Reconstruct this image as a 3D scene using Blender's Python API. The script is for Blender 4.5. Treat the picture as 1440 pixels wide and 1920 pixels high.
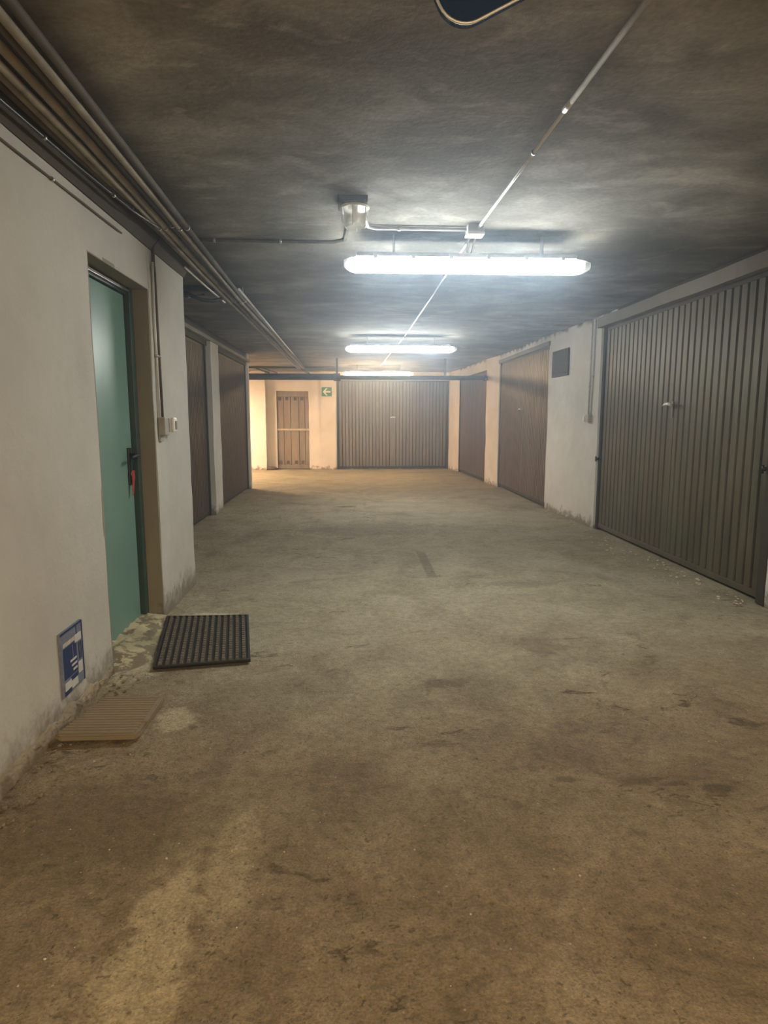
import bpy, bmesh, math, random
from mathutils import Vector, Matrix, noise
random.seed(7)
sc = bpy.context.scene
for o in list(bpy.data.objects):
    bpy.data.objects.remove(o, do_unlink=True)
col = sc.collection
R = math.radians

# ------------------------------------------------------------------ camera, world, light, exposure
cam_d = bpy.data.cameras.new('camera'); cam = bpy.data.objects.new('camera', cam_d); col.objects.link(cam)
cam.location = (0, 0, 1.30)
cam.rotation_euler = (R(90 - 8.317), 0, R(-3.058))
cam_d.sensor_fit = 'VERTICAL'; cam_d.sensor_height = 36.0; cam_d.lens = 22.575; cam_d.clip_start = 0.05
sc.camera = cam
w = bpy.data.worlds.new('world'); sc.world = w; w.use_nodes = True
w.node_tree.nodes['Background'].inputs[0].default_value = (0.5, 0.48, 0.42, 1)
w.node_tree.nodes['Background'].inputs[1].default_value = 0.0
# faint bluish haze, added to imitate lens bloom around the lamps
_vs = w.node_tree.nodes.new('ShaderNodeVolumeScatter'); _vs.inputs['Density'].default_value = 0.025
_vs.inputs['Anisotropy'].default_value = 0.80; _vs.inputs['Color'].default_value = (0.62, 0.80, 1.0, 1)
w.node_tree.links.new(_vs.outputs[0], w.node_tree.nodes['World Output'].inputs['Volume'])
sc.view_settings.view_transform = 'Standard'; sc.view_settings.look = 'None'
sc.view_settings.gamma = 1; sc.view_settings.use_curve_mapping = False
sc.view_settings.exposure = 1.75
COOL = (0.96, 1.0, 0.98); WARM = (1.0, 0.66, 0.36)
LAMP_COOL = 23.0; LAMP_FAR = 29.0

def area(name, loc, sx, sy, power, color, rot=(0, 0, 0)):
    l = bpy.data.lights.new(name, 'AREA'); l.shape = 'RECTANGLE'; l.size = sx; l.size_y = sy
    l.energy = power; l.color = color
    o = bpy.data.objects.new(name, l); col.objects.link(o); o.location = loc; o.rotation_euler = rot
    return o
area('lamp_behind_camera', (0.8, -2.6, 2.38), 1.5, 0.15, 112, (1.0, 0.77, 0.47))
area('lamp_in_side_aisle', (-4.3, 14.6, 2.35), 1.5, 0.15, 185, (1.0, 0.73, 0.48))

# ------------------------------------------------------------------ material helpers
def nodes(name):
    m = bpy.data.materials.new(name); m.use_nodes = True
    nt = m.node_tree; return m, nt, nt.nodes['Principled BSDF'], nt.nodes.new, nt.links.new
def ramp(nt, src, stops, interp='LINEAR'):
    r = nt.nodes.new('ShaderNodeValToRGB'); r.color_ramp.interpolation = interp
    e = r.color_ramp.elements
    while len(e) < len(stops): e.new(0.5)
    for k, (p, c) in enumerate(stops):
        e[k].position = p; e[k].color = (c[0], c[1], c[2], 1) if hasattr(c, '__len__') else (c, c, c, 1)
    nt.links.new(src, r.inputs[0]); return r
def nz(nt, vec, scale, detail=4, rough=0.55, dist=0.0):
    n = nt.nodes.new('ShaderNodeTexNoise'); n.inputs['Scale'].default_value = scale
    n.inputs['Detail'].default_value = detail; n.inputs['Roughness'].default_value = rough
    n.inputs['Distortion'].default_value = dist
    if vec is not None: nt.links.new(vec, n.inputs['Vector'])
    return n.outputs['Fac']
def mapping(nt, vec, scale):
    m = nt.nodes.new('ShaderNodeMapping'); m.inputs['Scale'].default_value = scale
    nt.links.new(vec, m.inputs['Vector']); return m.outputs[0]
def mix(nt, fac, a, b, mode='MIX'):
    m = nt.nodes.new('ShaderNodeMix'); m.data_type = 'RGBA'; m.blend_type = mode
    for i, v in ((0, fac), (6, a), (7, b)):
        if isinstance(v, bpy.types.NodeSocket): nt.links.new(v, m.inputs[i])
        elif i == 0: m.inputs[0].default_value = v
        else: m.inputs[i].default_value = (v[0], v[1], v[2], 1)
    return m.outputs[2]
def mth(nt, op, a, b=None, clamp=False):
    m = nt.nodes.new('ShaderNodeMath'); m.operation = op; m.use_clamp = clamp
    for i, v in ((0, a), (1, b)):
        if v is None: continue
        if isinstance(v, bpy.types.NodeSocket): nt.links.new(v, m.inputs[i])
        else: m.inputs[i].default_value = v
    return m.outputs[0]
def maprange(nt, v, a, b, c=0.0, d=1.0, smooth=True):
    m = nt.nodes.new('ShaderNodeMapRange'); m.clamp = True
    if smooth: m.interpolation_type = 'SMOOTHSTEP'
    nt.links.new(v, m.inputs[0])
    for i, x in enumerate((a, b, c, d)): m.inputs[i + 1].default_value = x
    return m.outputs[0]
def bump(nt, h, strength, dist=0.01):
    b = nt.nodes.new('ShaderNodeBump'); b.inputs['Strength'].default_value = strength
    b.inputs['Distance'].default_value = dist
    nt.links.new(h, b.inputs['Height']); nt.links.new(b.outputs[0], nt.nodes['Principled BSDF'].inputs['Normal'])
def pos(nt):
    g = nt.nodes.new('ShaderNodeNewGeometry'); s = nt.nodes.new('ShaderNodeSeparateXYZ')
    nt.links.new(g.outputs['Position'], s.inputs[0]); return g.outputs['Position'], s.outputs

def simple(name, c, rough=0.6, metal=0.0, var=0.15, scale=14, bmp=0.1, spec=0.5):
    m, nt, p, N, L = nodes(name); P, _ = pos(nt)
    n = nz(nt, P, scale, 5)
    c0 = [x * (1 - var) for x in c]; c1 = [min(1, x * (1 + var)) for x in c]
    r = ramp(nt, n, [(0.3, c0), (0.7, c1)])
    L(r.outputs[0], p.inputs['Base Color']); p.inputs['Roughness'].default_value = rough
    p.inputs['Metallic'].default_value = metal; p.inputs['Specular IOR Level'].default_value = spec
    if bmp: bump(nt, nz(nt, P, scale * 6, 3), bmp, 0.004)
    return m

def plaster(name, c, dirt=(0.16, 0.125, 0.085), low=0.16, soot=0.0, rough=0.85, blot=0.12):
    m, nt, p, N, L = nodes(name); P, s = pos(nt)
    n1 = nz(nt, P, 2.2, 6, 0.6); n2 = nz(nt, P, 11, 6, 0.65); n3 = nz(nt, P, 60, 4)
    c0 = [x * (1 - blot) for x in c]; c1 = [min(1, x * (1 + blot * 0.4)) for x in c]
    base = ramp(nt, n1, [(0.3, c0), (0.65, c1)]).outputs[0]
    # scuffs
    sc_ = ramp(nt, nz(nt, mapping(nt, P, (3, 3, 1.2)), 1.6, 8, 0.7), [(0.60, 0), (0.72, 0.45)]).outputs[0]
    base = mix(nt, sc_, base, [x * 0.72 for x in c])
    # rising dirt at the foot, ragged edge
    zz = mth(nt, 'ADD', s[2], mth(nt, 'MULTIPLY', mth(nt, 'SUBTRACT', n2, 0.5), 0.42))
    d = maprange(nt, zz, low, 0.0)
    base = mix(nt, mth(nt, 'MULTIPLY', d, 0.85), base, dirt)
    if soot > 0:
        zt = mth(nt, 'ADD', s[2], mth(nt, 'MULTIPLY', mth(nt, 'SUBTRACT', nz(nt, P, 5, 5), 0.5), 0.25))
        t = maprange(nt, zt, 2.46 - soot, 2.50)
        base = mix(nt, t, base, (0.07, 0.06, 0.045))
    L(base, p.inputs['Base Color']); p.inputs['Roughness'].default_value = rough
    p.inputs['Specular IOR Level'].default_value = 0.25
    h = mth(nt, 'ADD', mth(nt, 'MULTIPLY', n2, 0.7), mth(nt, 'MULTIPLY', n3, 0.25))
    bump(nt, h, 0.35, 0.012)
    return m

def floor_material():
    m, nt, p, N, L = nodes('worn_concrete_floor'); P, s = pos(nt)
    big = nz(nt, P, 0.55, 5, 0.6, 0.4); mid = nz(nt, P, 2.6, 8, 0.68, 0.6); fine = nz(nt, P, 26, 8, 0.7)
    grit = nz(nt, P, 130, 4, 0.6)
    grey = ramp(nt, mid, [(0.28, (0.215, 0.18, 0.118)), (0.5, (0.315, 0.275, 0.185)), (0.72, (0.39, 0.35, 0.25))]).outputs[0]
    brown = ramp(nt, mid, [(0.25, (0.155, 0.112, 0.062)), (0.5, (0.245, 0.182, 0.108)), (0.75, (0.36, 0.28, 0.175))]).outputs[0]
    # gravelly brown zone near the foreground and at the left wall, smooth grey further in
    zone = mth(nt, 'ADD', s[1], mth(nt, 'MULTIPLY', mth(nt, 'SUBTRACT', big, 0.5), 3.0))
    zf = maprange(nt, zone, 4.3, 1.6)
    c = mix(nt, zf, grey, brown)
    # dark stains with ragged outlines
    st = ramp(nt, nz(nt, P, 1.35, 9, 0.62, 0.8), [(0.55, 0), (0.70, 0.55)]).outputs[0]
    c = mix(nt, st, c, (0.125, 0.09, 0.055))
    # pits and scrapes
    scr = ramp(nt, nz(nt, mapping(nt, P, (1.6, 2.6, 1)), 4.2, 10, 0.72, 0.7), [(0.585, 0), (0.64, 0.75)]).outputs[0]
    scr = mth(nt, 'MULTIPLY', scr, maprange(nt, nz(nt, P, 1.1, 4), 0.44, 0.60))
    c = mix(nt, scr, c, (0.11, 0.08, 0.05))
    pit = ramp(nt, nz(nt, P, 34, 4, 0.6, 0.5), [(0.64, 0), (0.70, 0.7)]).outputs[0]
    c = mix(nt, mth(nt, 'MULTIPLY', pit, mth(nt, 'ADD', mth(nt, 'MULTIPLY', zf, 0.6), 0.25)), c, (0.085, 0.062, 0.04))
    # black rubber skid, dark oil rings
    sx = mth(nt, 'ADD', s[0], mth(nt, 'MULTIPLY', s[1], -0.012))
    m1 = mth(nt, 'MULTIPLY', maprange(nt, mth(nt, 'ABSOLUTE', mth(nt, 'SUBTRACT', sx, 0.616)), 0.052, 0.03),
             maprange(nt, mth(nt, 'ABSOLUTE', mth(nt, 'SUBTRACT', s[1], 5.66)), 0.58, 0.42))
    c = mix(nt, mth(nt, 'MULTIPLY', m1, 0.62), c, (0.12, 0.095, 0.065))
    # pale worn cement patches (by the slab and at the threshold)
    def blob(x, y, rx, ry, colr, f, cc):
        dx = mth(nt, 'DIVIDE', mth(nt, 'SUBTRACT', s[0], x), rx); dy = mth(nt, 'DIVIDE', mth(nt, 'SUBTRACT', s[1], y), ry)
        d = mth(nt, 'ADD', mth(nt, 'SQRT', mth(nt, 'ADD', mth(nt, 'MULTIPLY', dx, dx), mth(nt, 'MULTIPLY', dy, dy))),
                mth(nt, 'MULTIPLY', mth(nt, 'SUBTRACT', nz(nt, P, 9, 8, 0.72, 0.8), 0.5), 2.6))
        return mix(nt, mth(nt, 'MULTIPLY', maprange(nt, d, 1.15, 0.50), f), cc, colr)
    c = blob(-0.77, 2.69, 0.085, 0.13, (0.50, 0.43, 0.29), 0.75, c)
    c = blob(-1.14, 3.36, 0.17, 0.28, (0.55, 0.50, 0.34), 0.8, c)
    c = blob(-0.95, 4.23, 0.22, 0.05, (0.60, 0.55, 0.40), 0.8, c)
    c = blob(-0.50, 1.38, 0.11, 0.5, (0.46, 0.37, 0.22), 0.8, c)
    c = blob(-0.36, 1.75, 0.09, 0.30, (0.42, 0.34, 0.20), 0.65, c)
    c = blob(0.46, 3.02, 0.13, 0.08, (0.13, 0.095, 0.06), 0.75, c)
    c = blob(1.10, 3.52, 0.17, 0.16, (0.14, 0.10, 0.065), 0.55, c)
    c = blob(1.30, 2.06, 0.07, 0.035, (0.10, 0.072, 0.04), 0.75, c)
    c = blob(1.17, 2.10, 0.06, 0.02, (0.10, 0.072, 0.04), 0.75, c)
    c = blob(1.02, 2.12, 0.09, 0.035, (0.11, 0.08, 0.045), 0.6, c)
    c = blob(0.78, 2.14, 0.05, 0.02, (0.11, 0.08, 0.045), 0.6, c)
    c = blob(1.35, 4.9, 0.3, 0.13, (0.16, 0.12, 0.08), 0.5, c)
    c = blob(0.2, 7.5, 1.1, 0.55, (0.17, 0.14, 0.10), 0.5, c)
    c = blob(-0.05, 9.5, 0.18, 0.12, (0.08, 0.06, 0.04), 0.6, c)
    c = blob(-0.85, 1.95, 0.42, 0.28, (0.15, 0.11, 0.06), 0.55, c)
    # fine grain
    g = ramp(nt, fine, [(0.25, 0.48), (0.5, 1.0), (0.78, 1.42)]).outputs[0]
    c = mix(nt, 0.75, c, g, 'MULTIPLY')
    g2 = ramp(nt, grit, [(0.3, 0.60), (0.72, 1.42)]).outputs[0]
    c = mix(nt, 0.8, c, g2, 'MULTIPLY')
    sp2 = ramp(nt, nz(nt, P, 62, 3, 0.5), [(0.63, 0), (0.70, 0.65)]).outputs[0]
    c = mix(nt, mth(nt, 'MULTIPLY', sp2, mth(nt, 'ADD', mth(nt, 'MULTIPLY', zf, 0.75), 0.2)), c, (0.075, 0.052, 0.03))
    # pale stone specks
    v = N('ShaderNodeTexVoronoi'); v.inputs['Scale'].default_value = 26; L(P, v.inputs['Vector'])
    sp = mth(nt, 'MULTIPLY', ramp(nt, v.outputs['Distance'], [(0.05, 1), (0.12, 0)]).outputs[0],
             ramp(nt, nz(nt, P, 9, 2), [(0.52, 0), (0.6, 0.75)]).outputs[0])
    c = mix(nt, sp, c, (0.52, 0.45, 0.33))
    L(c, p.inputs['Base Color']); p.inputs['Roughness'].default_value = 0.82
    p.inputs['Specular IOR Level'].default_value = 0.3
    h = mth(nt, 'ADD', mth(nt, 'MULTIPLY', fine, 0.5), mth(nt, 'ADD', mth(nt, 'MULTIPLY', grit, 0.18), mth(nt, 'MULTIPLY', mid, 0.9)))
    h = mth(nt, 'SUBTRACT', h, mth(nt, 'MULTIPLY', scr, 0.25)); h = mth(nt, 'SUBTRACT', h, mth(nt, 'MULTIPLY', pit, 0.2))
    bump(nt, h, 0.85, 0.03)
    return m

def ceiling_material():
    m, nt, p, N, L = nodes('sooty_concrete_ceiling'); P, s = pos(nt)
    a = nz(nt, mapping(nt, P, (0.8, 1.25, 1)), 1.0, 5, 0.55, 0.6)
    b = nz(nt, mapping(nt, P, (1.0, 1.35, 1)), 3.0, 6, 0.55, 0.5); f = nz(nt, P, 45, 5)
    t = mth(nt, 'ADD', mth(nt, 'MULTIPLY', a, 0.62), mth(nt, 'MULTIPLY', b, 0.38))
    c = ramp(nt, t, [(0.30, (0.105, 0.092, 0.068)), (0.47, (0.175, 0.158, 0.125)), (0.58, (0.275, 0.257, 0.22)), (0.70, (0.47, 0.45, 0.40))]).outputs[0]
    pb = ramp(nt, nz(nt, mapping(nt, P, (1.0, 1.7, 1)), 2.3, 7, 0.6, 0.8), [(0.57, 0), (0.68, 0.55)]).outputs[0]
    c = mix(nt, pb, c, (0.40, 0.375, 0.32))
    g = ramp(nt, f, [(0.3, 0.85), (0.7, 1.12)]).outputs[0]
    c = mix(nt, 1.0, c, g, 'MULTIPLY')
    # darker band along the conduit run on the left side
    d = maprange(nt, mth(nt, 'ABSOLUTE', mth(nt, 'ADD', s[0], 1.05)), 0.34, 0.05)
    c = mix(nt, mth(nt, 'MULTIPLY', d, 0.55), c, (0.05, 0.043, 0.03))
    L(c, p.inputs['Base Color']); p.inputs['Roughness'].default_value = 0.9
    p.inputs['Specular IOR Level'].default_value = 0.2
    bump(nt, mth(nt, 'ADD', mth(nt, 'MULTIPLY', b, 0.8), mth(nt, 'MULTIPLY', f, 0.2)), 0.22, 0.03)
    return m

def steel_paint(name, ca, cb, cc, rough=0.5):
    """old painted sheet metal: vertical runs of dirt and faded paint"""
    m, nt, p, N, L = nodes(name); P, s = pos(nt)
    a = nz(nt, mapping(nt, P, (4, 4, 0.55)), 1.6, 6, 0.6); b = nz(nt, mapping(nt, P, (14, 14, 1.6)), 2.0, 5, 0.6)
    t = mth(nt, 'ADD', mth(nt, 'MULTIPLY', a, 0.6), mth(nt, 'MULTIPLY', b, 0.4))
    c = ramp(nt, t, [(0.32, ca), (0.50, cb), (0.68, cc)]).outputs[0]
    pt = ramp(nt, nz(nt, mapping(nt, P, (1.6, 1.6, 1.1)), 1.5, 4, 0.6), [(0.35, (1.12, 0.95, 0.86)), (0.52, (1, 1, 1)), (0.68, (0.84, 1.0, 0.88))]).outputs[0]
    c = mix(nt, 0.9, c, pt, 'MULTIPLY')
    d = maprange(nt, s[2], 0.35, 0.0)
    c = mix(nt, mth(nt, 'MULTIPLY', d, 0.35), c, (0.10, 0.078, 0.05))
    L(c, p.inputs['Base Color']); p.inputs['Roughness'].default_value = rough
    bump(nt, b, 0.1, 0.004)
    return m

def emis(name, color, strength):
    m = bpy.data.materials.new(name); m.use_nodes = True; nt = m.node_tree
    p = nt.nodes['Principled BSDF']; p.inputs['Base Color'].default_value = (*color, 1)
    p.inputs['Emission Color'].default_value = (*color, 1); p.inputs['Emission Strength'].default_value = strength
    return m
def clear(name, tint, opac=0.3, rough=0.08):
    m = bpy.data.materials.new(name); m.use_nodes = True; nt = m.node_tree; p = nt.nodes['Principled BSDF']
    p.inputs['Base Color'].default_value = (*tint, 1); p.inputs['Roughness'].default_value = rough
    p.inputs['Alpha'].default_value = opac; p.inputs['Specular IOR Level'].default_value = 0.8
    return m

M = {}
M['floor'] = floor_material()
M['ceiling'] = ceiling_material()
M['white_wall'] = plaster('pale_painted_plaster', (0.50, 0.485, 0.435), low=0.20, soot=0.10)
M['right_wall'] = plaster('white_painted_plaster', (0.62, 0.61, 0.57), low=0.12, soot=0.05)
M['far_wall'] = plaster('cream_plaster', (0.70, 0.65, 0.60), low=0.08, soot=0.0)
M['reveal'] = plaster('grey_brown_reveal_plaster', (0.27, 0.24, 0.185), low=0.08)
M['soot'] = plaster('blackened_concrete', (0.075, 0.062, 0.045), low=0.0)
M['lintel'] = plaster('grimy_lintel_plaster', (0.27, 0.25, 0.21), low=0.0)
M['cement'] = plaster('worn_cream_cement', (0.50, 0.44, 0.28), low=0.03, blot=0.6)
M['slab'] = plaster('tan_cast_slab', (0.235, 0.185, 0.125), low=0.0, blot=0.2)
M['rubble'] = plaster('crumbled_plaster', (0.30, 0.25, 0.18), low=0.05, blot=0.5)
M['crumbs'] = simple('pale_crumbs', (0.50, 0.44, 0.33), 0.9)
M['lock_metal'] = simple('dull_lock_plate', (0.16, 0.15, 0.12), 0.5, 0.4)
M['green_steel'] = steel_paint('grey_green_ribbed_steel', (0.036, 0.031, 0.016), (0.066, 0.060, 0.035), (0.104, 0.100, 0.066))
M['green_dark'] = simple('dark_door_steel', (0.045, 0.040, 0.030), 0.6, 0.3)
M['brown_steel'] = steel_paint('brown_ribbed_steel', (0.075, 0.045, 0.032), (0.125, 0.085, 0.062), (0.165, 0.12, 0.092), 0.45)
M['left_brown'] = steel_paint('dark_brown_steel', (0.045, 0.028, 0.021), (0.065, 0.042, 0.032), (0.098, 0.068, 0.052), 0.6)
M['far_steel'] = steel_paint('taupe_ribbed_steel', (0.10, 0.08, 0.052), (0.16, 0.132, 0.092), (0.225, 0.195, 0.145), 0.5)
M['wood'] = steel_paint('weathered_grey_timber', (0.14, 0.105, 0.078), (0.22, 0.175, 0.13), (0.31, 0.255, 0.20), 0.75)
M['wood_dark'] = simple('dark_timber', (0.07, 0.05, 0.035), 0.8)
M['wood_light'] = simple('pale_bar_paint', (0.45, 0.38, 0.30), 0.6)
M['teal'] = simple('green_enamel_door', (0.155, 0.28, 0.228), 0.38, 0, 0.07, 3, 0.05)
M['teal_dark'] = simple('dark_green_frame_enamel', (0.030, 0.060, 0.050), 0.4, 0, 0.1)
M['metal'] = simple('bare_metal_strip', (0.45, 0.45, 0.43), 0.3, 0.9)
M['chrome'] = simple('chrome', (0.85, 0.84, 0.80), 0.3, 0.5, 0.03, 5, 0)
M['black'] = simple('black_plastic', (0.012, 0.013, 0.013), 0.4)
M['rubber'] = simple('black_rubber', (0.016, 0.015, 0.013), 0.7, 0, 0.2, 30)
M['rubber_top'] = simple('dusty_rubber', (0.125, 0.115, 0.092), 0.75, 0, 0.3, 30)
M['conduit'] = simple('dusty_grey_conduit', (0.24, 0.205, 0.145), 0.75, 0, 0.35, 9)
M['conduit_dark'] = simple('sooty_conduit', (0.085, 0.070, 0.048), 0.8, 0, 0.3, 9)
M['conduit_white'] = simple('white_pvc_conduit', (0.60, 0.59, 0.55), 0.35, 0, 0.1, 9)
M['dark_pipe'] = simple('dark_iron_pipe', (0.035, 0.028, 0.024), 0.5, 0.3, 0.3, 9)
M['box_grey'] = simple('grey_plastic_box', (0.33, 0.31, 0.26), 0.5)
M['box_white'] = simple('white_plastic', (0.72, 0.70, 0.64), 0.4, 0, 0.05)
M['rocker'] = simple('brown_rocker', (0.24, 0.19, 0.13), 0.4)
M['housing'] = simple('lamp_housing_grey', (0.5, 0.5, 0.5), 0.5)
M['clear'] = clear('clear_lamp_plastic', (0.85, 0.87, 0.85), 0.28)
M['glass_jar'] = clear('clear_ribbed_jar', (0.92, 0.92, 0.85), 0.34, 0.08)
M['vent'] = simple('dark_grey_vent_metal', (0.022, 0.024, 0.026), 0.7)
M['sign_green'] = simple('exit_sign_green', (0.02, 0.20, 0.10), 0.5, 0, 0.05)
M['sign_white'] = simple('exit_sign_white', (0.80, 0.80, 0.76), 0.5, 0, 0.03)
M['blue'] = simple('poster_blue', (0.022, 0.040, 0.125), 0.5, 0, 0.1)
M['blue_mid'] = simple('poster_pale_blue', (0.17, 0.185, 0.255), 0.5, 0, 0.2, 60)
M['poster_white'] = simple('poster_white', (0.55, 0.54, 0.50), 0.6, 0, 0.05)
M['blue_sign'] = simple('glossy_navy_enamel', (0.010, 0.026, 0.085), 0.12, 0, 0.1)
M['sign_rim'] = simple('polished_rim', (0.9, 0.9, 0.9), 0.35, 0.6, 0.02, 5, 0)
M['red'] = simple('red_tag', (0.42, 0.045, 0.035), 0.5)
M['lit'] = emis('lit_cool_diffuser', COOL, LAMP_COOL)
M['lit_warm'] = emis('lit_warm_diffuser', (1.0, 0.70, 0.35), LAMP_FAR)

# ------------------------------------------------------------------ mesh helpers
class MB:
    def __init__(s): s.bm = bmesh.new()
    def box(s, x0, x1, y0, y1, z0, z1, bev=0.0):
        vs = [s.bm.verts.new((x, y, z)) for x in (x0, x1) for y in (y0, y1) for z in (z0, z1)]
        fs = [(0, 1, 3, 2), (4, 6, 7, 5), (0, 4, 5, 1), (2, 3, 7, 6), (0, 2, 6, 4), (1, 5, 7, 3)]
        nf = [s.bm.faces.new([vs[i] for i in f]) for f in fs]
        if bev > 0:
            ed = list({e for f in nf for e in f.edges})
            bmesh.ops.bevel(s.bm, geom=ed, offset=bev, segments=2, profile=0.6, affect='EDGES')
        return s
    def prism(s, pts, z0, z1, axis='z'):
        """closed polygon pts extruded along axis"""
        def mk(a, b, c):
            return {'z': (a, b, c), 'y': (a, c, b), 'x': (c, a, b)}[axis]
        A = [s.bm.verts.new(mk(a, b, z0)) for a, b in pts]; B = [s.bm.verts.new(mk(a, b, z1)) for a, b in pts]
        s.bm.faces.new(A); s.bm.faces.new(B[::-1])
        n = len(pts)
        for i in range(n): s.bm.faces.new((A[i], B[i], B[(i + 1) % n], A[(i + 1) % n]))
        return s
    def tube(s, pts, r, n=10, cap=True):
        pts = [Vector(p) for p in pts]; rings = []
        for i, p in enumerate(pts):
            d = (pts[min(i + 1, len(pts) - 1)] - pts[max(i - 1, 0)]).normalized()
            ref = Vector((0, 0, 1)) if abs(d.z) < 0.9 else Vector((1, 0, 0))
            a = d.cross(ref).normalized(); b = d.cross(a)
            rr = r[i] if hasattr(r, '__len__') else r
            rings.append([s.bm.verts.new(p + (a * math.cos(t) + b * math.sin(t)) * rr) for t in [2 * math.pi * k / n for k in range(n)]])
        for i in range(len(rings) - 1):
            for k in range(n):
                f = s.bm.faces.new((rings[i][k], rings[i][(k + 1) % n], rings[i + 1][(k + 1) % n], rings[i + 1][k])); f.smooth = True
        if cap: s.bm.faces.new(rings[0][::-1]); s.bm.faces.new(rings[-1])
        return s
    def lathe(s, prof, c=(0, 0, 0), n=24):
        rings = [[s.bm.verts.new((c[0] + r * math.cos(2 * math.pi * k / n), c[1] + r * math.sin(2 * math.pi * k / n), c[2] + z)) for k in range(n)] for r, z in prof]
        for i in range(len(rings) - 1):
            for k in range(n):
                f = s.bm.faces.new((rings[i][k], rings[i][(k + 1) % n], rings[i + 1][(k + 1) % n], rings[i + 1][k])); f.smooth = True
        s.bm.faces.new(rings[0][::-1]); s.bm.faces.new(rings[-1]); return s
    def jitter(s, amp, scale=3.0, seed=0.0):
        for v in s.bm.verts:
            v.co += noise.noise_vector(v.co * scale + Vector((seed, seed * 2, 0))) * amp
        return s
    def build(s, name, mat, parent=None):
        bmesh.ops.recalc_face_normals(s.bm, faces=s.bm.faces)
        me = bpy.data.meshes.new(name); s.bm.to_mesh(me); s.bm.free(); me.materials.append(mat)
        o = bpy.data.objects.new(name, me); col.objects.link(o)
        if parent: o.parent = parent
        return o
def tag(o, label=None, cat=None, group=None, kind=None):
    if label: o['label'] = label
    if cat: o['category'] = cat
    if group: o['group'] = group
    if kind: o['kind'] = kind
    return o
def empty(name, loc=(0, 0, 0), rz=0.0, **k):
    o = bpy.data.objects.new(name, None); col.objects.link(o); o.location = loc; o.rotation_euler = (0, 0, rz)
    o.empty_display_size = 0.1
    return tag(o, **k)
def share(o, name, loc, parent):
    c = o.copy(); col.objects.link(c); c.parent = parent; c.location = loc; return c
def gridbox(x0, x1, y0, y1, z0, z1, step=0.12, amp=0.006, seed=0.0, mb=None):
    """a box with subdivided, gently uneven faces (hand-plastered masonry)"""
    mb = mb or MB(); bm = mb.bm; cache = {}
    def lin(a, b): 
        n = max(1, min(60, round(abs(b - a) / step))); return [a + (b - a) * i / n for i in range(n + 1)]
    X, Y, Z = lin(x0, x1), lin(y0, y1), lin(z0, z1)
    def V(x, y, z):
        k = (round(x, 5), round(y, 5), round(z, 5))
        if k not in cache:
            p = Vector(k); d = noise.noise_vector(p * 3.1 + Vector((seed, 0, seed))) * amp + noise.noise_vector(p * 9 + Vector((seed, 5, 0))) * amp * 0.4
            cache[k] = bm.verts.new(p + d)
        return cache[k]
    def face(A, B, f):
        for i in range(len(A) - 1):
            for j in range(len(B) - 1):
                fc = bm.faces.new((V(*f(A[i], B[j])), V(*f(A[i + 1], B[j])), V(*f(A[i + 1], B[j + 1])), V(*f(A[i], B[j + 1])))); fc.smooth = False
    for x in (x0, x1): face(Y, Z, lambda a, b: (x, a, b))
    for y in (y0, y1): face(X, Z, lambda a, b: (a, y, b))
    for z in (z0, z1): face(X, Y, lambda a, b: (a, b, z))
    return mb

HC = 2.46
# ------------------------------------------------------------------ setting: floor and ceiling
def slab_grid(name, x0, x1, y0, y1, z, step, amp, mat, thick):
    mb = MB(); bm = mb.bm; nx = int((x1 - x0) / step); ny = int((y1 - y0) / step)
    def h(x, y):
        return (noise.noise(Vector((x * 0.9, y * 0.9, 3))) * 0.6 + noise.noise(Vector((x * 4, y * 4, 1))) * 0.25 + noise.noise(Vector((x * 11, y * 11, 8))) * 0.15) * amp
    G = [[bm.verts.new((x0 + (x1 - x0) * i / nx, y0 + (y1 - y0) * j / ny, 0)) for j in range(ny + 1)] for i in range(nx + 1)]
    for r in G:
        for v in r: v.co.z = z + h(v.co.x, v.co.y)
    for i in range(nx):
        for j in range(ny):
            f = bm.faces.new((G[i][j], G[i + 1][j], G[i + 1][j + 1], G[i][j + 1])); f.smooth = True
    zb = z + thick
    B = [bm.verts.new(p) for p in ((x0, y0, zb), (x1, y0, zb), (x1, y1, zb), (x0, y1, zb))]
    bm.faces.new(B)
    return mb.build(name, mat)
tag(slab_grid('floor', -6.5, 3.4, -5.2, 17.0, -0.006, 0.12, 0.012, M['floor'], -0.15), 'dusty grey-brown worn concrete floor of the garage corridor', 'floor', kind='structure')
tag(slab_grid('ceiling', -6.5, 3.4, -5.2, 17.0, HC, 0.2, 0.006, M['ceiling'], 0.2), 'dark sooty concrete ceiling with pale smears', 'ceiling', kind='structure')

# ------------------------------------------------------------------ left wall (near part with the door opening)
mb = MB()
gridbox(-1.95, -1.23, -5.2, 3.24, -0.02, HC + .02, 0.16, 0.006, 1, mb)
gridbox(-1.95, -1.23, 4.18, 5.05, -0.02, HC + .02, 0.12, 0.005, 1, mb)
gridbox(-1.95, -1.231, 3.22, 4.20, 2.085, HC + .02, 0.14, 0.004, 1, mb)
wl = mb.build('wall_left', M['white_wall']); tag(wl, 'pale painted left wall with the green door set into it', 'wall', kind='structure')
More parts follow.
